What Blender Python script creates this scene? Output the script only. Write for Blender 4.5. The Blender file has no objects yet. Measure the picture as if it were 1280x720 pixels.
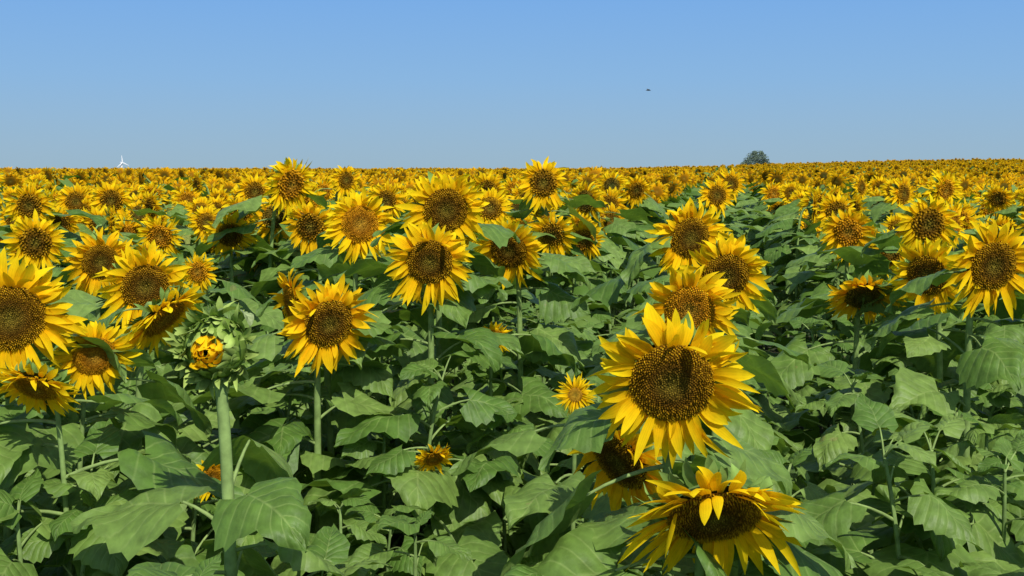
import bpy, math, random
import numpy as np
from mathutils import Vector
rng = np.random.default_rng(7)
random.seed(7)
scene = bpy.context.scene
PI = math.pi

# ------------------------------------------------------------------ terrain
def ss(t):
    t = np.clip(t, 0, 1)
    return t*t*(3-2*t)
def ground_z(x, y):
    x = np.asarray(x, float); y = np.asarray(y, float)
    h = 0.05*ss((y-40)/70) + 1.0*ss((x-4)/48)*ss(y/110)
    h = h - 0.010*np.clip(y-135, 0, 6000)
    return h

# ------------------------------------------------------------------ materials
def new_mat(name):
    m = bpy.data.materials.new(name); m.use_nodes = True
    nt = m.node_tree; nt.nodes.clear()
    return m, nt, nt.nodes, nt.links
def N(nodes, t, **kw):
    n = nodes.new(t)
    for k, v in kw.items(): setattr(n, k, v)
    return n
def math_node(nt, op, a, b=None, c=None):
    n = nt.nodes.new('ShaderNodeMath'); n.operation = op
    for i, v in enumerate((a, b, c)):
        if v is None: continue
        if isinstance(v, (int, float)): n.inputs[i].default_value = v
        else: nt.links.new(v, n.inputs[i])
    return n.outputs[0]
def mix_col(nt, fac, a, b, mode='MIX'):
    n = nt.nodes.new('ShaderNodeMix'); n.data_type = 'RGBA'; n.blend_type = mode
    def s(sock, v):
        if isinstance(v, tuple): sock.default_value = (*v, 1) if len(v) == 3 else v
        elif isinstance(v, (int, float)): sock.default_value = v
        else: nt.links.new(v, sock)
    s(n.inputs[0], fac); s(n.inputs[6], a); s(n.inputs[7], b)
    return n.outputs[2]

def plant_mat(name, kind, trans=0.25, rough=0.5, spec=0.4, tint=(1.3, 1.3, 0.6), detail=True):
    m, nt, nodes, links = new_mat(name)
    out = N(nodes, 'ShaderNodeOutputMaterial')
    if kind == 'leaf':
        b = N(nodes, 'ShaderNodeBsdfPrincipled')
        b.inputs['Roughness'].default_value = rough
        b.inputs['Specular IOR Level'].default_value = spec
        csock = b.inputs['Base Color']
    else:
        b = N(nodes, 'ShaderNodeBsdfDiffuse'); csock = b.inputs['Color']
    col = N(nodes, 'ShaderNodeAttribute', attribute_name='Col').outputs['Color']
    height = None
    if not detail:
        c2 = col
    else:
        uv = N(nodes, 'ShaderNodeAttribute', attribute_name='puv').outputs['Vector']
        sep = N(nodes, 'ShaderNodeSeparateXYZ'); links.new(uv, sep.inputs[0])
        noise = N(nodes, 'ShaderNodeTexNoise')
        tc = N(nodes, 'ShaderNodeTexCoord')
        links.new(tc.outputs['Object'], noise.inputs['Vector'])
        def scaled(c, f):
            vm = N(nodes, 'ShaderNodeVectorMath', operation='SCALE')
            links.new(c, vm.inputs[0]); links.new(f, vm.inputs['Scale'])
            return vm.outputs[0]
        if kind == 'leaf':
            geo = N(nodes, 'ShaderNodeNewGeometry')
            noise.inputs['Scale'].default_value = 30; noise.inputs['Detail'].default_value = 4
            u = math_node(nt, 'ABSOLUTE', sep.outputs[0])
            mid = math_node(nt, 'SUBTRACT', 1.0, math_node(nt, 'MINIMUM', math_node(nt, 'MULTIPLY', u, 20.0), 1.0))
            ph = math_node(nt, 'SUBTRACT', sep.outputs[1], math_node(nt, 'MULTIPLY', math_node(nt, 'POWER', u, 0.8), 0.30))
            fr = math_node(nt, 'PINGPONG', math_node(nt, 'MULTIPLY', math_node(nt, 'ADD', ph, 1.0), 7.0), 0.5)
            side = math_node(nt, 'SUBTRACT', 1.0, math_node(nt, 'MINIMUM', math_node(nt, 'MULTIPLY', fr, 10.0), 1.0))
            side = math_node(nt, 'MULTIPLY', side, math_node(nt, 'SUBTRACT', 1.0, math_node(nt, 'MULTIPLY', u, 0.6)))
            vein = math_node(nt, 'MAXIMUM', mid, side)
            c1 = mix_col(nt, math_node(nt, 'MULTIPLY', vein, 0.45), col, (0.28, 0.37, 0.11))
            c2 = scaled(c1, math_node(nt, 'MULTIPLY_ADD', noise.outputs['Fac'], 1.2, 0.40))
            n2 = N(nodes, 'ShaderNodeTexNoise'); n2.inputs['Scale'].default_value = 9; n2.inputs['Detail'].default_value = 4
            links.new(tc.outputs['Object'], n2.inputs['Vector'])
            spk = math_node(nt, 'MULTIPLY', math_node(nt, 'GREATER_THAN', n2.outputs['Fac'], 0.73), 0.45)
            c2 = mix_col(nt, spk, c2, (0.22, 0.20, 0.07))
            c2 = mix_col(nt, math_node(nt, 'MULTIPLY', geo.outputs['Backfacing'], 0.30), c2, (0.20, 0.28, 0.10))
            pil = math_node(nt, 'MINIMUM', math_node(nt, 'MULTIPLY', fr, 3.0), 1.0)
            height = math_node(nt, 'ADD', math_node(nt, 'MULTIPLY', pil, 0.6), math_node(nt, 'MULTIPLY', noise.outputs['Fac'], 1.6))
        elif kind == 'petal':
            st = math_node(nt, 'SINE', math_node(nt, 'MULTIPLY', sep.outputs[0], 14.0))
            noise.inputs['Scale'].default_value = 60; noise.inputs['Detail'].default_value = 1
            c2 = scaled(col, math_node(nt, 'ADD', math_node(nt, 'MULTIPLY_ADD', noise.outputs['Fac'], 0.30, 0.85), math_node(nt, 'MULTIPLY', st, 0.05)))
        else:
            noise.inputs['Scale'].default_value = 160 if kind == 'disc' else 40
            noise.inputs['Detail'].default_value = 3
            c2 = scaled(col, math_node(nt, 'MULTIPLY_ADD', noise.outputs['Fac'], 1.2, 0.4))
            if kind == 'stem': height = noise.outputs['Fac']
    links.new(c2, csock)
    if height is not None:
        bump = N(nodes, 'ShaderNodeBump')
        bump.inputs['Strength'].default_value = 0.65 if kind == 'leaf' else 0.35
        bump.inputs['Distance'].default_value = 0.004 if kind == 'leaf' else 0.001
        links.new(height, bump.inputs['Height']); links.new(bump.outputs[0], b.inputs['Normal'])
    if trans > 0:
        tr = N(nodes, 'ShaderNodeBsdfTranslucent')
        links.new(mix_col(nt, 1.0, c2, tint, 'MULTIPLY'), tr.inputs['Color'])
        mx = N(nodes, 'ShaderNodeMixShader'); mx.inputs[0].default_value = trans
        links.new(b.outputs[0], mx.inputs[1]); links.new(tr.outputs[0], mx.inputs[2])
        links.new(mx.outputs[0], out.inputs[0])
    else:
        links.new(b.outputs[0], out.inputs[0])
    return m

LT = (1.5, 1.7, 0.5); PT = (1.05, 1.0, 0.7)
MATS = [plant_mat('sunflower_stem', 'stem', 0.0, 0.6, 0.3), plant_mat('sunflower_leaf', 'leaf', 0.22, 0.52, 0.32, LT),
        plant_mat('sunflower_petal', 'petal', 0.40, 0.6, 0.2, PT), plant_mat('sunflower_disc', 'disc', 0.0, 0.85, 0.1)]
MATS_S = [plant_mat('far_stem', 'stem', 0.0, 0.7, 0.2, detail=False), plant_mat('far_leaf', 'leaf', 0.22, 0.52, 0.32, LT, False),
        plant_mat('far_petal', 'petal', 0.40, 0.6, 0.2, PT, False), plant_mat('far_disc', 'disc', 0.0, 0.85, 0.1, detail=False)]
STEM, LEAF, PETAL, DISC = 0, 1, 2, 3

# ------------------------------------------------------------------ mesh builder
class MB:
    def __init__(s):
        s.V = []; s.C = []; s.U = []; s.F = []; s.MI = []; s.n = 0
    def add(s, P, C, U, F, mat):
        P = np.asarray(P, float).reshape(-1, 3)
        k = len(P)
        C = np.broadcast_to(np.asarray(C, float), (k, 3)) if np.ndim(C) == 1 else np.asarray(C).reshape(-1, 3)
        U = np.zeros((k, 2)) if U is None else np.asarray(U).reshape(-1, 2)
        s.V.append(P); s.C.append(C); s.U.append(U)
        F = np.asarray(F)+s.n
        s.F.extend(F.tolist()); s.MI.extend([mat]*len(F)); s.n += k
    def grids(s, P, C, U, mat):
        K, R, Q = P.shape[:3]
        idx = np.arange(K*R*Q).reshape(K, R, Q)
        F = np.stack([idx[:, :-1, :-1], idx[:, :-1, 1:], idx[:, 1:, 1:], idx[:, 1:, :-1]], -1).reshape(-1, 4)
        s.add(P, C, U, F, mat)
    def tube(s, pts, rad, seg, col, mat, cap=False):
        pts = np.asarray(pts, float); n = len(pts)
        T = np.gradient(pts, axis=0); T /= np.linalg.norm(T, axis=1)[:, None]+1e-9
        ref = np.array([0.31, 0.93, 0.17])
        A = np.cross(T, ref); A /= np.linalg.norm(A, axis=1)[:, None]+1e-9
        B = np.cross(T, A)
        a = np.linspace(0, 2*PI, seg+1)
        P = pts[:, None]+np.asarray(rad)[:, None, None]*(A[:, None]*np.cos(a)[None, :, None]+B[:, None]*np.sin(a)[None, :, None])
        s.grids(P[None], np.asarray(col, float), None, mat)
    def mesh(s, name, mats):
        me = bpy.data.meshes.new(name)
        V = np.concatenate(s.V)
        me.from_pydata(V.tolist(), [], s.F)
        me.polygons.foreach_set('use_smooth', [True]*len(s.F))
        me.polygons.foreach_set('material_index', s.MI)
        for m in mats: me.materials.append(m)
        ca = me.attributes.new('Col', 'FLOAT_COLOR', 'POINT')
        C = np.concatenate(s.C); C = np.concatenate([C, np.ones((len(C), 1))], 1)
        ca.data.foreach_set('color', C.ravel().astype(np.float32))
        ua = me.attributes.new('puv', 'FLOAT_VECTOR', 'POINT')
        U = np.concatenate(s.U); U = np.concatenate([U, np.zeros((len(U), 1))], 1)
        ua.data.foreach_set('vector', U.ravel().astype(np.float32))
        me.update()
        return me

# ------------------------------------------------------------------ leaf
LW_T = [0, .06, .14, .25, .4, .55, .7, .82, .92, 1.0]
LW_W = [.24, .36, .43, .45, .405, .32, .22, .13, .055, .004]
def leaf_col(r):
    k = r.random()
    base = np.array([0.078, 0.155, 0.022])*(1-k)+np.array([0.165, 0.255, 0.052])*k
    if r.random() < 0.01: base = np.array([0.24, 0.27, 0.06])
    return base
def leaf(mb, pos, az, pitch, L, droop, roll, nr, nc, r, col=None):
    t = np.linspace(0, 1, nr); s_ = np.linspace(-1, 1, nc)
    w = np.interp(t, LW_T, LW_W)*L*r.uniform(0.85, 1.05)
    ang = pitch-droop*t**1.2
    dt = L/(nr-1)
    cu = np.concatenate([[0], np.cumsum(np.cos((ang[1:]+ang[:-1])/2))*dt])
    cz = np.concatenate([[0], np.cumsum(np.sin((ang[1:]+ang[:-1])/2))*dt])
    S, T = np.meshgrid(s_, t)
    W = w[:, None]
    if nr > 8:
        W = W*(1+0.055*((np.arange(nr) % 2)*2-1)[:, None]*(np.abs(S) > 0.99))
    x = S*W
    fold = r.uniform(0.12, 0.5); curl = r.uniform(0.6, 2.0)
    ph = r.uniform(0, 6.28); fr = r.uniform(7, 12)
    nz = fold*np.abs(x)-curl*x*x/L+0.06*L*np.abs(S)**2*np.sin(fr*T+ph+S*1.3)
    if nr > 8:
        nz += 0.006*L/0.2*np.cos((T-0.3*np.abs(S)**.8)*7*2*PI)*-0.35*(np.abs(S) > .1)*(np.abs(S) < .95)
        nz += 0.03*L*np.sin(T*9+ph*2)*np.sin(S*4+ph)
    back = -0.17*L*np.abs(S)**1.5*(1-T)**5
    side_bend = r.normal(0, 0.10)*L*T**2
    a = ang[:, None]
    along = cu[:, None]+back*np.cos(a)-nz*np.sin(a)
    up = cz[:, None]+back*np.sin(a)+nz*np.cos(a)
    xr = x*math.cos(roll)+side_bend; up = up+x*math.sin(roll)
    o = np.array([math.cos(az), math.sin(az), 0]); sd = np.array([math.sin(az), -math.cos(az), 0])
    P = np.asarray(pos)+along[..., None]*o+xr[..., None]*sd+up[..., None]*np.array([0, 0, 1])
    if col is None: col = leaf_col(r)
    C = np.broadcast_to(col, P.shape).copy()
    mb.grids(P[None], C, np.stack([S, T], -1), LEAF)

def leaf_on_stem(mb, p0, az, L, r, nr, nc, seg, rise=None, pitch=None):
    rise = r.uniform(0.3, 0.85) if rise is None else rise
    pl = L*r.uniform(0.45, 0.8)
    k = 5 if seg > 3 else 3
    tt = np.linspace(0, 1, k)
    o = np.array([math.cos(az), math.sin(az), 0])
    pts = np.asarray(p0)+np.outer(tt*pl*math.cos(rise), o)+np.outer(pl*(math.sin(rise)*tt-0.22*tt**2), [0, 0, 1])
    if seg > 2:
        mb.tube(pts, np.linspace(0.0048, 0.0028, k)*(L/0.22)**.5, seg, [0.20, 0.28, 0.09], STEM)
    leaf(mb, pts[-1], az+r.normal(0, 0.15), r.uniform(-0.5, 0.2) if pitch is None else pitch, L, r.uniform(0.3, 1.2), r.normal(0, 0.30), nr, nc, r)

# ------------------------------------------------------------------ head
PW_T = [0, .15, .4, .6, .8, .92, 1.0]
PW_W = [.45, .75, 1.0, .95, .64, .32, .03]
def ray_ring(mb, M, c, R, n, length, width, th0, thj, curv, r, nr, nc, colA, colB, mat, z0=0, grav=0.0, lenj=0.15, angj=0.09):
    a = np.linspace(0, 2*PI, n, endpoint=False)+r.uniform(0, 6)+r.normal(0, angj, n)
    th = th0+r.normal(0, thj, n); ku = curv+r.normal(0, abs(thj)*2.0, n)
    ln = length*(1+r.normal(0, lenj, n)); wd = width*(1+r.normal(0, 0.2, n))
    tw = r.normal(0, 0.55, n); sb = r.normal(0, 0.22, n)
    t = np.linspace(0, 1, nr); s_ = np.linspace(-1, 1, nc)
    ang = th[:, None]+ku[:, None]*t[None]
    dt = ln[:, None]/(nr-1)
    am = (ang[:, 1:]+ang[:, :-1])/2
    rr = np.concatenate([np.zeros((n, 1)), np.cumsum(np.cos(am)*dt, 1)], 1)+R
    zz = np.concatenate([np.zeros((n, 1)), np.cumsum(np.sin(am)*dt, 1)], 1)+z0
    w = np.interp(t, PW_T, PW_W)[None]*wd[:, None]*0.5
    S = s_[None, None]
    cup = 0.30*w[..., None]*(S**2)
    x = S*w[..., None]
    twt = (tw[:, None]*t)[..., None]
    lat = x*np.cos(twt)-cup*np.sin(twt)+(sb[:, None]*ln[:, None]*t**2)[..., None]
    nor = x*np.sin(twt)+cup*np.cos(twt)
    A = ang[..., None]
    rad = rr[..., None]-nor*np.sin(A); zed = zz[..., None]+nor*np.cos(A)
    ca, sa = np.cos(a)[:, None, None], np.sin(a)[:, None, None]
    L = np.stack([rad*ca-lat*sa, rad*sa+lat*ca, zed], -1)
    P = L@M.T+c
    P[..., 2] -= grav*(ln[:, None]*t**2)[..., None]
    tt = (t**0.6)[None, :, None, None]
    C = np.asarray(colA)*(1-tt)+np.asarray(colB)*tt
    C = np.broadcast_to(C, P.shape)*(1+r.normal(0, 0.06, n))[:, None, None, None]
    C = np.clip(C, 0, .97)
    U = np.stack(np.broadcast_arrays(S, t[None, :, None]*np.ones((n, 1, 1))), -1)
    U = np.broadcast_to(U, P.shape[:3]+(2,))
    mb.grids(P, C, U, mat)

def head_matrix(yaw, pitch):
    n = np.array([math.sin(yaw)*math.cos(pitch), -math.cos(yaw)*math.cos(pitch), -math.sin(pitch)])
    rt = np.cross([0, 0, 1.0], n); rt /= np.linalg.norm(rt); up = np.cross(n, rt)
    return np.stack([rt, up, n], 1), n

def head(mb, c, yaw, pitch, Rt, r, lod=0, style='brown', petal=1.0, nf=420, ragged=1.0, grav=1.0):
    M, n = head_matrix(yaw, pitch)
    c = np.asarray(c, float)
    R = Rt*0.55 if style != 'young' else Rt*0.42
    plen = (Rt-R)*1.25*petal
    wd = R*0.28
    hue = r.uniform(-.04, .03)
    yA = np.array([0.93, 0.49+hue, 0.004]); yB = np.array([0.96, 0.68+hue, 0.012])
    k = r.uniform(0.95, 1.01); yA = yA*k; yB = yB*k
    if lod >= 2: yA = yA*np.array([.92, .82, 1]); yB = yB*np.array([.92, .82, 1])
    nr, nc = [(7, 3), (5, 3), (3, 2), (3, 2)][lod]
    np_ = [28, 23, 16, 12][lod]
    if lod >= 2: wd *= 1.4
    if lod == 3: wd *= 1.2
    ray_ring(mb, M, c, R*0.93, np_, plen*1.05, wd, -0.08, 0.16*ragged, -0.15, r, nr, nc, yA, yB, PETAL, -0.006, 0.14*grav)
    ray_ring(mb, M, c, R*0.91, np_, plen*0.98, wd, 0.14, 0.18*ragged, -0.30, r, nr, nc, yA, yB, PETAL, 0.0, 0.20*grav)
    if lod < 2:
        ray_ring(mb, M, c, R*0.90, int(np_*0.7), plen*0.80, wd*0.9, 0.34, 0.25*ragged, -0.3, r, nr, nc, yA*0.97, yB*0.98, PETAL, 0.002, 0.22*grav, 0.25)
    nrad = [9, 6, 4, 3][lod]; nang = [28, 18, 10, 7][lod]
    q = np.linspace(0, 1, nrad); a = np.linspace(0, 2*PI, nang+1)
    def prof(q): return R*(0.20*(1-q**2.2)-0.13*np.exp(-(q/0.38)**2)+0.03)
    Q, A = np.meshgrid(q, a, indexing='ij')
    L = np.stack([R*Q*np.cos(A), R*Q*np.sin(A), prof(Q)], -1)
    if style == 'brown':
        cin, cmid, cout, tin, tmid, tout = [.13, .095, .012], [.075, .036, .005], [.20, .090, .005], [.30, .24, .03], [.20, .10, .008], [.80, .46, .014]
    elif style == 'orange':
        cin, cmid, cout, tin, tmid, tout = [.34, .19, .02], [.24, .095, .006], [.45, .20, .008], [.55, .34, .03], [.46, .20, .010], [.90, .48, .012]
    elif style == 'green':
        cin, cmid, cout, tin, tmid, tout = [.12, .14, .03], [.07, .05, .01], [.12, .07, .01], [.20, .20, .04], [.16, .11, .02], [.50, .34, .02]
    else:
        cin, cmid, cout, tin, tmid, tout = [.30, .20, .02], [.40, .22, .02], [.45, .22, .02], [.5, .34, .03], [.55, .32, .02], [.68, .40, .02]
    def cc(q, A, B, Cc):
        q = np.asarray(q)[..., None]
        return np.where(q < .5, np.array(A)*(1-q/.5)+np.array(B)*(q/.5), np.array(B)*(1-(q-.5)/.5)+np.array(Cc)*((q-.5)/.5))
    if lod >= 1:
        f = 0.5
        C = cc(Q, np.array(cin)*(1-f)+np.array(tin)*f*.5, np.array(cmid)*(1-f)+np.array(tmid)*f*.5, np.array(cout)*(1-f)+np.array(tout)*f*.35)
    else: C = cc(Q, cin, cmid, cout)*0.8
    mb.grids((L@M.T+c)[None], C, None, DISC)
    nfl = [nf, 110, 0, 0][lod]
    if nfl:
        i = np.arange(nfl)
        q = np.sqrt((i+.5)/nfl); a = i*2.399963
        z = prof(q)
        sp = R*1.77/math.sqrt(nfl)
        hgt = sp*np.where(q > .62, 1.15, 0.6)*(1+r.normal(0, 0.3, nfl))
        lean = 0.25*sp
        ctr = np.stack([R*q*np.cos(a), R*q*np.sin(a), z], -1)
        outd = np.stack([np.cos(a), np.sin(a), 0*a], -1)
        tan = np.stack([-np.sin(a), np.cos(a), 0*a], -1)
        h = 0.55*sp
        base = [ctr+h*outd, ctr+h*tan, ctr-h*outd, ctr-h*tan]
        jit = r.normal(0, 0.30*sp, (nfl, 3))
        tip = ctr+np.array([0, 0, 1])*hgt[:, None]+outd*(lean*np.where(q > .62, 1, -.6))[:, None]+jit
        P = np.stack(base+[tip], 1)
        cb = cc(q, cin, cmid, cout)
        pv = 0.78+0.35*np.sin(a*2+r.uniform(0, 6))*np.sin(q*9+r.uniform(0, 6))+r.normal(0, 0.35, nfl)
        ct = cc(q, tin, tmid, tout)*np.clip(pv, .25, 1.6)[:, None]
        C = np.stack([cb]*4+[ct], 1)
        b = np.arange(nfl)[:, None]*5
        F = np.concatenate([b+np.array([[0, 1, 4]]), b+np.array([[1, 2, 4]]), b+np.array([[2, 3, 4]]), b+np.array([[3, 0, 4]])])
        mb.add(P@M.T+c, np.clip(C, 0.002, .95), None, F, DISC)
    q = np.linspace(0, 1, [6, 4, 3, 2][lod]); a = np.linspace(0, 2*PI, nang+1)
    Q, A = np.meshgrid(q, a, indexing='ij')
    L = np.stack([R*(1.0-Q**1.5*0.86)*np.cos(A), R*(1.0-Q**1.5*0.86)*np.sin(A), -0.012-R*0.55*Q], -1)
    mb.grids((L@M.T+c)[None], np.array([.14, .21, .055]), None, STEM)
    gA, gB = np.array([.13, .22, .04]), np.array([.19, .30, .07])
    if lod < 3:
        nb = [17, 13, 9][lod]
        ray_ring(mb, M, c, R*0.90, nb, R*0.70, R*0.26, -0.25, 0.22, -0.3, r, [5, 4, 3][lod], [3, 3, 2][lod], gA, gB, STEM, -0.012)
        if lod < 2: ray_ring(mb, M, c, R*0.72, nb, R*0.66, R*0.28, -0.45, 0.2, 0.35, r, [5, 4][lod], 3, gA, gB, STEM, -R*0.28)
    return n, R

def bezier(p0, p1, p2, p3, k):
    t = np.linspace(0, 1, k)[:, None]
    return (1-t)**3*p0+3*(1-t)**2*t*p1+3*(1-t)*t*t*p2+t**3*p3

def stem_curve(base, c, n, R, k):
    back = c-n*(R*0.55+0.01)
    p2 = back-n*0.09+np.array([0, 0, 0.02])
    p1 = np.array([base[0]*.6+p2[0]*.4, base[1]*.6+p2[1]*.4, base[2]+(c[2]-base[2])*0.72])
    return bezier(np.asarray(base, float), p1, p2, back, k)

def plant(mb, c, yaw, pitch, Rt, r, lod=0, nleaf=13, style='brown', base=None, leafscale=1.0, top=0.80, lowest=0.25, sr=0.011, zb=0.0, **kw):
    c = np.asarray(c, float)
    n, R = head(mb, c, yaw, pitch, Rt, r, lod, style, **kw)
    if base is None:
        base = [c[0]-n[0]*0.14+r.normal(0, 0.03), c[1]-n[1]*0.14+r.normal(0, 0.03), zb]
    cur = stem_curve(base, c, n, R, [22, 12, 6, 4][lod])
    rad = np.linspace(sr*1.15, sr*0.75, len(cur))
    mb.tube(cur, rad, [9, 6, 4, 3][lod], [.19, .28, .085], STEM)
    add_leaves(mb, cur, nleaf, r, lod, leafscale, top, lowest, face=math.atan2(n[1], n[0]), zc=c[2], Rt=Rt)

def add_leaves(mb, cur, nleaf, r, lod, leafscale=1.0, top=0.93, lowest=0.3, face=None, zc=0, Rt=0):
    nr, nc = [(15, 9), (8, 5), (4, 3), (3, 3)][lod]
    az = r.uniform(0, 6.28)
    for i in range(nleaf):
        f = lowest+(top-lowest)*(i/(max(nleaf-1, 1)))**0.85
        j = f*(len(cur)-1); a = int(j); b = min(a+1, len(cur)-1)
        p = cur[a]+(cur[b]-cur[a])*(j-a)
        az += 2.4+r.normal(0, 0.25)
        L = leafscale*r.uniform(0.75, 1.2)*np.interp(f, [0.3, 0.6, 0.8, 0.95], [0.23, 0.28, 0.225, 0.12])
        rise = None
        aa = az
        if face is not None:
            d = (az-face+PI) % (2*PI)-PI
            lim = zc-Rt*0.9
            if abs(d) < 1.15 and p[2]+L*0.35 > lim:
                aa = face+math.copysign(1.3+abs(d)*.5, d)
            if p[2]+L*.5 > lim: rise = r.uniform(-.1, .3)
        leaf_on_stem(mb, p, aa, L, r, nr, nc, [5, 4, 2, 2][lod], rise=rise)

def leafy_plant(mb, h, r, lod=0, nleaf=18, leafscale=1.12):
    base = np.array([0, 0, 0.]); lean = r.normal(0, 0.04, 2)
    cur = bezier(base, np.array([lean[0], lean[1], h*.4]), np.array([0, 0, h*.7]), np.array([lean[0]*2, lean[1]*2, h]), 14)
    mb.tube(cur, np.linspace(0.012, 0.005, 14), 7, [.18, .27, .085], STEM)
    add_leaves(mb, cur, nleaf, r, lod, leafscale, 0.98, 0.2)
    for k in range(4):
        leaf_on_stem(mb, cur[-1], r.uniform(0, 6.28), r.uniform(0.07, 0.14), r, 9 if lod == 0 else 5, 5 if lod == 0 else 3, 4, rise=r.uniform(0.8, 1.3), pitch=r.uniform(0.0, 0.6))

# ------------------------------------------------------------------ sunflowers of the front rows (x, y, z of head centre in metres)
EYE = 1.95
def R_(d): return math.radians(d)
heroes = [
 (0.32, 2.20, 1.520, .310, -4, 16, 'brown', 9, 0, 1),
 (0.387, 2.10, 1.285, .330, 4, 44, 'brown', 10, 0, 2.6),
 (0.262, 2.66, 1.240, .290, -48, 26, 'brown', 9, 0, 1.8),
 (0.518, 3.20, 1.535, .270, -10, 12, 'orange', 11, 0, 1),
 (0.680, 3.50, 1.605, .285, 8, 18, 'brown', 12, 0, 1),
 (0.663, 4.10, 1.690, .290, 18, 12, 'brown', 12, 0, 1),
 (0.173, 3.00, 1.330, .100, -5, 0, 'young', 8, 0, .3),
 (-.285, 3.80, 1.625, .295, 2, 14, 'brown', 13, 0, 1),
 (-.245, 4.05, 1.795, .305, 14, 12, 'brown', 13, 0, 1),
 (-.013, 4.50, 1.615, .290, -20, 18, 'brown', 13, 0, 1),
 (-.637, 4.60, 1.715, .290, 16, 3, 'orange', 13, 0, 1),
 (-1.10, 6.00, 1.630, .290, -10, 12, 'brown', 13, 1, 1),
 (-.585, 3.50, 1.455, .295, 30, 16, 'brown', 13, 0, 1),
 (-.76, 3.80, 1.480, .250, -60, 10, 'orange', 11, 0, 1),
 (-1.258, 2.75, 1.575, .310, 22, 10, 'brown', 10, 0, 1),
 (-2.385, 5.50, 1.577, .290, 8, 12, 'brown', 13, 1, 1),
 (-1.80, 4.80, 1.540, .290, 26, 12, 'brown', 13, 0, 1),
 (-1.254, 3.75, 1.545, .295, 30, 10, 'brown', 13, 0, 1),
 (-1.08, 3.40, 1.485, .270, 68, 42, 'orange', 12, 0, 2),
 (-1.103, 2.90, 1.453, .200, 30, 16, 'orange', 9, 0, 1),
 (-1.127, 2.60, 1.430, .190, -10, 48, 'orange', 9, 0, 1.5),
 (-1.43, 5.00, 1.476, .170, -10, 5, 'orange', 12, 1, 1),
 (-1.668, 6.50, 1.557, .280, 15, 22, 'brown', 13, 1, 1),
 (1.510, 3.45, 1.643, .295, 10, 14, 'brown', 13, 0, 1),
 (1.590, 4.20, 1.540, .290, -38, 14, 'brown', 13, 0, 1),
 (1.970, 5.20, 1.685, .290, 2, 10, 'brown', 13, 1, 1),
 (1.443, 4.50, 1.425, .290, -5, 50, 'green', 12, 0, 1.5),
 (1.837, 6.00, 1.600, .280, -15, 8, 'orange', 13, 1, 1),
 (2.170, 6.30, 1.468, .280, 5, 15, 'brown', 13, 1, 1),
 (.248, 6.80, 1.539, .285, -5, 18, 'brown', 13, 1, 1),
 (.449, 7.00, 1.490, .280, 8, 20, 'brown', 13, 1, 1),
 (-2.90, 6.60, 1.724, .285, 0, 10, 'brown', 13, 1, 1),
 (-1.72, 8.00, 1.500, .270, -5, 12, 'brown', 13, 1, 1),
 (-.88, 3.20, 1.050, .130, 40, 20, 'orange', 8, 0, 1),
 (-.067, 4.20, 1.300, .140, 10, 30, 'orange', 9, 0, 1),
 (-.243, 3.40, 1.050, .120, 20, 40, 'orange', 9, 0, 1),
]
for i, (x, y, z, dm, yaw, pit, st, nl, lod, gv) in enumerate(heroes):
    r = np.random.default_rng(100+i)
    mb = MB()
    near = y < 3
    plant(mb, (0, 0, z), R_(yaw), R_(pit), dm/2, r, lod, nl, st, nf=1000 if near else 520, top=0.76 if near else .84, leafscale=0.95,
          sr=0.012 if dm > .2 else 0.007, grav=gv)
    ob = bpy.data.objects.new('sunflower', mb.mesh('sunflower', MATS))
    scene.collection.objects.link(ob)
    ob.location = (x, y, float(ground_z(x, y)))

# opening bud on a thick stalk
def bud(x, y, z):
    r = np.random.default_rng(556)
    mb = MB(); M, n = head_matrix(R_(-2), R_(0)); c = np.array([0, 0, z]); R = 0.066
    g1, g2 = np.array([.17, .27, .045]), np.array([.34, .44, .11])
    yA, yB = np.array([.90, .48, .01]), np.array([.95, .68, .014])
    q = np.linspace(0, 1, 11); a = np.linspace(0, 2*PI, 25)
    Q, A = np.meshgrid(q, a, indexing='ij')
    rr = R*np.sin(Q*PI*0.93+0.12); zz = R*0.85*np.cos(Q*PI*0.93+0.12)
    L = np.stack([rr*np.cos(A), rr*np.sin(A), zz-0.01], -1)
    mb.grids((L@M.T+c)[None], g1*.7, None, STEM)
    ray_ring(mb, M, c, R*0.52, 16, 0.036, 0.020, 1.55, .2, .9, r, 6, 3, yA, yB, PETAL, 0.036)
    ray_ring(mb, M, c, R*0.36, 11, 0.028, 0.018, 1.7, .2, .7, r, 6, 3, yA, yB, PETAL, 0.044)
    ray_ring(mb, M, c, R*0.16, 7, 0.022, 0.015, 1.6, .2, .3, r, 6, 3, yA, yB, PETAL, 0.048)
    for ph in (0.82, 1.0, 1.2, 1.45, 1.72, 2.0, 2.35):
        ray_ring(mb, M, c, R*math.sin(ph)*1.01, int(11+12*math.sin(ph)), 0.040, 0.015, PI-ph-0.42, .28, -.15, r, 7, 3, g1, g2, STEM, R*.85*math.cos(ph)-.01, 0.0, .25, .15)
    base = np.array([0.05, 0.05, 0.0])
    cur = bezier(base, np.array([0.035, .03, z*.5]), np.array([0.03, .02, z-.14]), c+np.array([0.005, .01, -.05]), 24)
    mb.tube(cur, np.linspace(0.0150, 0.012, 24), 12, [.22, .32, .10], STEM)
    add_leaves(mb, cur, 12, r, 0, 0.95, 0.66, 0.3)
    leaf(mb, c+np.array([0.005, 0.04, 0.068]), R_(-10), 0.5, 0.09, 1.9, 0.2, 13, 7, r, np.array([.28, .35, .15]))
    ob = bpy.data.objects.new('sunflower_bud', mb.mesh('sunflower_bud', MATS))
    scene.collection.objects.link(ob); ob.location = (x, y, 0)
bud(-.625, 2.30, 1.572)

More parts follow.
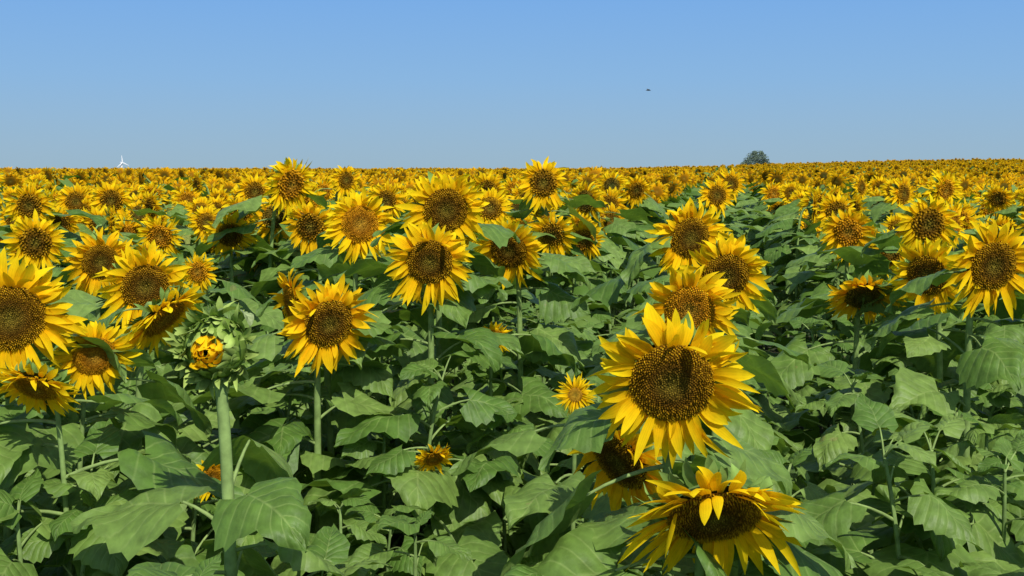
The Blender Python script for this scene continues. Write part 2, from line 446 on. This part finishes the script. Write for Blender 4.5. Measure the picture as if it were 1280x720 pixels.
# ------------------------------------------------------------------ field (instanced collection)
src = bpy.data.collections.new('sunflower_plants')
groups = {}
cnt = 0
def variant(tag, fn, mats=MATS):
    global cnt
    mb = MB(); fn(mb, np.random.default_rng(900+cnt))
    ob = bpy.data.objects.new('plant_%03d' % cnt, mb.mesh('plant_%03d' % cnt, mats)); src.objects.link(ob)
    groups.setdefault(tag, []).append(cnt); cnt += 1
for i in range(9):
    variant('leafy', lambda mb, r: leafy_plant(mb, r.uniform(1.10, 1.24), r))
styles = ['brown', 'brown', 'orange', 'brown', 'brown', 'green', 'brown', 'orange']
for i in range(8):
    variant('near', lambda mb, r, i=i: plant(mb, (0, 0, 1.59), r.normal(0, .2), r.uniform(-.05, .5), r.uniform(.12, .155), r, 1, 13, styles[i], top=.78))
for i in range(3):
    variant('nearleaf', lambda mb, r: leafy_plant(mb, 1.24, r, 1, 13), MATS_S)
for i in range(8):
    variant('mid', lambda mb, r, i=i: plant(mb, (0, 0, 1.59), r.normal(0, .2), r.uniform(.0, .5), r.uniform(.115, .15), r, 2, 8, styles[i], lowest=.45, top=.79), MATS_S)
for i in range(8):
    variant('far', lambda mb, r, i=i: plant(mb, (0, 0, 1.59), r.normal(0, .25), r.uniform(.0, .55), r.uniform(.115, .15), r, 3, 6, styles[i], lowest=.5, top=.83, sr=.02), MATS_S)

u = np.array([math.sin(R_(10.9)), math.cos(R_(10.9))]); nn = np.array([u[1], -u[0]])
pts = []; idx = []; rot = []; scl = []
hp = np.array([(h[0], h[1], h[2]-h[3]*.42) for h in heroes]+[(-.625, 2.30, 1.44)])
ROW = 0.84
for k in range(-120, 60):
    lat = -0.07+ROW*k
    s = 0.0
    while s < 140:
        sp = 0.17 if s < 7 else (0.22 if s < 30 else (0.32 if s < 70 else 0.42))
        s += sp*rng.uniform(0.6, 1.4)
        p = nn*(lat+rng.normal(0, 0.07 if s > 7 else 0.17))+u*s
        x, y = p
        if y < 1.45 or abs(x) > 0.56*y+2.0 or y > 136: continue
        near_h = np.min(np.hypot(hp[:, 0]-x, hp[:, 1]+0.13-y))
        sc = rng.normal(1.0, 0.065)
        if y < 6.3:
            if near_h < 0.10: continue
            g = 'leafy'; sc = rng.uniform(0.86, 1.06)
            if y < 2.0: sc = min(sc, .95)
            if abs(x) > 0.5*y+.25 and rng.random() < .5 and y > 3: g = 'near'; sc = rng.normal(.98, .04)
            else:
                f = y/hp[:, 1]; dx = np.abs(hp[:, 0]*f-x)
                zl = EYE+(hp[:, 2]-EYE)*f
                m_ = (hp[:, 1] > y) & (dx < 0.22)
                if m_.any():
                    lim = float(np.min(zl[m_]))/1.36
                    if lim < sc: sc = max(lim, .70)
        elif y < 13:
            if near_h < 0.25 and y < 9: continue
            g = 'near'
            if rng.random() < .15: g = 'nearleaf'; sc = rng.uniform(.92, 1.12)
            if k == 0 and rng.random() < 0.9: g = 'nearleaf'; sc = rng.uniform(.95, 1.15)
        elif y < 36:
            g = 'mid'
            if k == 0 and rng.random() < 0.7: g = 'nearleaf'
            elif rng.random() < .08: g = 'nearleaf'; sc = rng.uniform(1.0, 1.15)
        else: g = 'far'
        sc = float(np.clip(sc, .62, 1.18))
        pts.append((x, y, float(ground_z(x, y))-0.01)); idx.append(random.choice(groups[g]))
        yaw = rng.uniform(0, 6.28) if 'leaf' in g else rng.normal(0.05, 0.5)
        if g in ('near', 'mid', 'far') and rng.random() < .06: yaw = rng.uniform(0, 6.28)
        rot.append((rng.normal(0, .05), rng.normal(0, .05), yaw)); scl.append((sc, sc, sc))
print('field instances', len(pts))
me = bpy.data.meshes.new('sunflower_field'); me.from_pydata(pts, [], [])
a = me.attributes.new('idx', 'INT', 'POINT'); a.data.foreach_set('value', idx)
a = me.attributes.new('rot', 'FLOAT_VECTOR', 'POINT'); a.data.foreach_set('vector', np.array(rot, np.float32).ravel())
a = me.attributes.new('scl', 'FLOAT_VECTOR', 'POINT'); a.data.foreach_set('vector', np.array(scl, np.float32).ravel())
field = bpy.data.objects.new('sunflower_field', me); scene.collection.objects.link(field)
ng = bpy.data.node_groups.new('scatter', 'GeometryNodeTree')
ng.interface.new_socket('Geometry', in_out='INPUT', socket_type='NodeSocketGeometry')
ng.interface.new_socket('Geometry', in_out='OUTPUT', socket_type='NodeSocketGeometry')
gi = ng.nodes.new('NodeGroupInput'); go = ng.nodes.new('NodeGroupOutput')
ci = ng.nodes.new('GeometryNodeCollectionInfo'); ci.inputs['Collection'].default_value = src
ci.inputs['Separate Children'].default_value = True; ci.inputs['Reset Children'].default_value = True
ip = ng.nodes.new('GeometryNodeInstanceOnPoints'); ip.inputs['Pick Instance'].default_value = True
def na(name, t):
    n = ng.nodes.new('GeometryNodeInputNamedAttribute'); n.data_type = t; n.inputs['Name'].default_value = name
    return n.outputs['Attribute']
ng.links.new(gi.outputs[0], ip.inputs['Points']); ng.links.new(ci.outputs[0], ip.inputs['Instance'])
ng.links.new(na('idx', 'INT'), ip.inputs['Instance Index'])
ng.links.new(na('rot', 'FLOAT_VECTOR'), ip.inputs['Rotation'])
ng.links.new(na('scl', 'FLOAT_VECTOR'), ip.inputs['Scale'])
ng.links.new(ip.outputs[0], go.inputs[0])
md = field.modifiers.new('scatter', 'NODES'); md.node_group = ng

# ------------------------------------------------------------------ ground
def build_ground():
    m, nt, nodes, links = new_mat('field_soil')
    out = N(nodes, 'ShaderNodeOutputMaterial'); b = N(nodes, 'ShaderNodeBsdfPrincipled')
    b.inputs['Roughness'].default_value = 0.95
    tc = N(nodes, 'ShaderNodeTexCoord')
    n1 = N(nodes, 'ShaderNodeTexNoise'); n1.inputs['Scale'].default_value = 3; n1.inputs['Detail'].default_value = 8
    n2 = N(nodes, 'ShaderNodeTexNoise'); n2.inputs['Scale'].default_value = 40; n2.inputs['Detail'].default_value = 6
    links.new(tc.outputs['Object'], n1.inputs['Vector']); links.new(tc.outputs['Object'], n2.inputs['Vector'])
    c = mix_col(nt, n1.outputs['Fac'], (.05, .05, .02), (.06, .095, .025))
    c = mix_col(nt, n2.outputs['Fac'], c, (.035, .035, .015))
    links.new(c, b.inputs['Base Color'])
    bp = N(nodes, 'ShaderNodeBump'); bp.inputs['Distance'].default_value = 0.03
    links.new(n2.outputs['Fac'], bp.inputs['Height']); links.new(bp.outputs[0], b.inputs['Normal'])
    links.new(b.outputs[0], out.inputs[0])
    xs = np.sinh(np.linspace(-7.0, 7.0, 141))*11.0
    ys = np.concatenate([np.linspace(-60, 160, 90), 160+np.geomspace(5, 6500, 50)])
    X, Y = np.meshgrid(xs, ys)
    P = np.stack([X, Y, ground_z(X, Y)], -1)
    mb = MB(); mb.grids(P[None, :, :, :], np.array([.05, .04, .02]), None, 0)
    ob = bpy.data.objects.new('ground', mb.mesh('ground', [m])); scene.collection.objects.link(ob)
build_ground()

def simple(name, col, rough=0.6, var=0.2, scale=5):
    m, nt, nodes, links = new_mat(name)
    out = N(nodes, 'ShaderNodeOutputMaterial'); b = N(nodes, 'ShaderNodeBsdfPrincipled')
    b.inputs['Roughness'].default_value = rough
    n1 = N(nodes, 'ShaderNodeTexNoise'); n1.inputs['Scale'].default_value = scale; n1.inputs['Detail'].default_value = 5
    tc = N(nodes, 'ShaderNodeTexCoord'); links.new(tc.outputs['Object'], n1.inputs['Vector'])
    c = mix_col(nt, n1.outputs['Fac'], tuple(v*(1-var) for v in col), tuple(v*(1+var) for v in col))
    links.new(c, b.inputs['Base Color']); links.new(b.outputs[0], out.inputs[0])
    return m

# ------------------------------------------------------------------ distant tree
def build_tree(x, y, H, Wd):
    r = np.random.default_rng(31)
    mt = simple('tree_bark', (.10, .09, .075), .9); ml = simple('tree_foliage', (.11, .16, .105), .8, .45, .8)  # foliage colour lightened and greyed: distance haze is put into the base colour
    mb = MB()
    trunk = bezier(np.array([0, 0, 0.]), np.array([.1, 0, H*.2]), np.array([-.1, .1, H*.4]), np.array([.2, 0, H*.62]), 8)
    mb.tube(trunk, np.linspace(.34, .14, 8), 8, [.1, .09, .07], 0)
    blobs = []
    for e, R in (((.08, 0, .86), .17), ((-.13, .05, .78), .17), ((.22, -.05, .75), .15), ((-.27, 0, .62), .15), ((0, -.1, .66), .2), ((.3, .05, .60), .14), ((-.38, 0, .50), .11), ((.13, .1, .52), .17), ((-.15, -.1, .50), .17), ((.38, 0, .48), .10), ((.0, .2, .7), .17), ((-.05, 0, .93), .09), ((.17, 0, .92), .07), ((-.46, 0, .42), .08)):
        e = np.array([e[0]*Wd, e[1]*Wd, e[2]*H])
        s = trunk[r.integers(4, 8)]
        mb.tube(bezier(s, s+(e-s)*.3+np.array([0, 0, .2]), s+(e-s)*.7+np.array([0, 0, .3]), e, 5), np.linspace(.12, .03, 5), 5, [.1, .09, .07], 0)
        blobs.append((e, R*Wd))
    for e, R in blobs:
        n = 420
        d = r.normal(size=(n, 3)); d /= np.linalg.norm(d, axis=1)[:, None]
        p = e+d*(R*r.uniform(.2, 1.15, n)**.6)[:, None]*np.array([1, 1, .8])
        A = r.normal(size=(n, 3)); A /= np.linalg.norm(A, axis=1)[:, None]
        B = np.cross(A, d); B /= np.linalg.norm(B, axis=1)[:, None]+1e-6
        sz = r.uniform(.08, .22, n)[:, None]
        P = np.stack([p-A*sz, p+B*sz*.6, p+A*sz, p-B*sz*.6], 1)
        mb.add(P, np.array([.1, .1, .1]), None, np.arange(n*4).reshape(n, 4), 1)
    ob = bpy.data.objects.new('tree', mb.mesh('tree', [mt, ml])); scene.collection.objects.link(ob)
    ob.location = (x, y, float(ground_z(x, y)))
gz = float(ground_z(66.7, 300))
build_tree(66.7, 300, 6.6-gz, 8.6)

# ------------------------------------------------------------------ wind turbine
def build_turbine(x, y, hub_z, blade):
    m = simple('white_paint', (.8, .8, .8), .4, .02)
    gz = float(ground_z(x, y)); h = hub_z-gz
    root = bpy.data.objects.new('wind_turbine', None); scene.collection.objects.link(root); root.location = (x, y, gz)
    def part(name, mb):
        ob = bpy.data.objects.new(name, mb.mesh(name, [m])); scene.collection.objects.link(ob); ob.parent = root
    mb = MB(); z = np.linspace(0, h, 12)
    mb.tube(np.stack([z*0, z*0, z], 1), np.linspace(2.8, 2.0, 12), 24, [.8]*3, 0); part('tower', mb)
    mb = MB(); yy = np.linspace(-5, 6, 10)
    mb.tube(np.stack([yy*0, yy, yy*0+h], 1), np.array([.05, 1.2, 1.9, 2, 2, 2, 2, 1.9, 1.6, .05]), 16, [.8]*3, 0); part('nacelle', mb)
    for k, a in enumerate((R_(98), R_(218), R_(338))):
        mb = MB(); t = np.linspace(0, 1, 14)
        ch = np.interp(t, [0, .08, .2, 1], [1.8, 2.1, 3.0, .9]); th = np.interp(t, [0, .1, 1], [1.4, 1.0, .2])
        e = np.array([math.cos(a), 0, math.sin(a)]); f = np.array([-math.sin(a), 0, math.cos(a)])
        q = np.linspace(0, 2*PI, 13)
        P = np.array([0, -4.2, h])+t[:, None, None]*blade*e+ch[:, None, None]*.5*np.cos(q)[None, :, None]*f+th[:, None, None]*.5*np.sin(q)[None, :, None]*np.array([0, 1, 0])
        mb.grids(P[None], np.array([.8]*3), None, 0); part('blade_%d' % (k+1), mb)
    root.rotation_euler = (0, 0, R_(50))
build_turbine(-889, 2500, 14, 17)

# ------------------------------------------------------------------ bird
def build_bird(x, y, z):
    m = simple('bird_plumage', (.03, .028, .025), .8)
    mb = MB(); t = np.linspace(0, 1, 12)
    mb.tube(np.stack([-.14+.30*t, 0*t, .01*np.sin(t*PI)], 1), np.interp(t, [0, .08, .3, .6, .8, .88, 1], [.004, .012, .03, .032, .02, .022, .003]), 10, [.03]*3, 0)
    for sgn in (-1, 1):
        t = np.linspace(0, 1, 8); c = np.linspace(-.5, .5, 4)
        ch = np.interp(t, [0, .4, .8, 1], [.10, .09, .05, .01])
        T, Cc = np.meshgrid(t, c, indexing='ij')
        P = np.stack([.03-.06*T+Cc*ch[:, None], sgn*(.02+.2*T), .01+.06*np.sin(T*2.2)], -1)
        mb.grids(P[None], np.array([.03]*3), None, 0)
    T, Cc = np.meshgrid(np.linspace(0, 1, 4), np.linspace(-1, 1, 4), indexing='ij')
    P = np.stack([-.12-.09*T, Cc*(.012+.03*T), 0*T], -1); mb.grids(P[None], np.array([.03]*3), None, 0)
    ob = bpy.data.objects.new('bird', mb.mesh('bird', [m])); scene.collection.objects.link(ob)
    ob.location = (x, y, z); ob.rotation_euler = (.15, 0, R_(15))
build_bird(7.44, 60, 1.95+97/1372*60)

# ------------------------------------------------------------------ light
sun_el = R_(49); sun_az = R_(158)   # clockwise from +Y
sd = Vector((math.sin(sun_az)*math.cos(sun_el), math.cos(sun_az)*math.cos(sun_el), math.sin(sun_el)))
ld = bpy.data.lights.new('sun', 'SUN'); ld.energy = 5.0; ld.angle = R_(0.5); ld.color = (1.0, .96, .88)
lo = bpy.data.objects.new('sun', ld); scene.collection.objects.link(lo)
lo.rotation_euler = (-sd).to_track_quat('-Z', 'Y').to_euler()
w = bpy.data.worlds.new('World'); scene.world = w; w.use_nodes = True
nt = w.node_tree; bg = nt.nodes['Background']
sky = nt.nodes.new('ShaderNodeTexSky'); sky.sky_type = 'NISHITA'; sky.sun_disc = False
sky.sun_elevation = sun_el; sky.sun_rotation = sun_az
sky.air_density = 1.0; sky.dust_density = 1.0; sky.ozone_density = 1.0
STR = 0.13
tc = nt.nodes.new('ShaderNodeTexCoord'); sp_ = nt.nodes.new('ShaderNodeSeparateXYZ'); nt.links.new(tc.outputs['Generated'], sp_.inputs[0])
ramp = nt.nodes.new('ShaderNodeValToRGB'); nt.links.new(sp_.outputs['Z'], ramp.inputs[0])
e = ramp.color_ramp.elements
def rc(c): return (*c, 1)
e[0].position = 0.0; e[0].color = rc((.32, .475, .60))
e[1].position = 1.0; e[1].color = rc((.10, .26, .62))
for p_, c_ in ((.03, (.285, .465, .65)), (.08, (.235, .45, .74)), (.155, (.18, .405, .79)), (.4, (.12, .32, .75))):
    n_ = e.new(p_); n_.color = rc(c_)
vs = nt.nodes.new('ShaderNodeVectorMath'); vs.operation = 'SCALE'; vs.inputs['Scale'].default_value = 1/STR
nt.links.new(ramp.outputs[0], vs.inputs[0])
mr = nt.nodes.new('ShaderNodeMapRange'); nt.links.new(sp_.outputs['Z'], mr.inputs[0])
mr.inputs[1].default_value = .18; mr.inputs[2].default_value = .5; mr.inputs[3].default_value = .95; mr.inputs[4].default_value = 0.0
c = mix_col(nt, mr.outputs[0], sky.outputs[0], vs.outputs[0])
nt.links.new(c, bg.inputs[0]); bg.inputs[1].default_value = STR

# ------------------------------------------------------------------ camera
cd = bpy.data.cameras.new('camera'); cam = bpy.data.objects.new('camera', cd); scene.collection.objects.link(cam)
cam.location = (0, 0, EYE); cam.rotation_euler = (R_(90), 0, 0)
cd.sensor_width = 36; cd.lens = 38.6; cd.shift_y = -150/1280
cd.clip_start = 0.05; cd.clip_end = 20000
scene.camera = cam
scene.view_settings.view_transform = 'Standard'; scene.view_settings.look = 'None'; scene.view_settings.exposure = 0
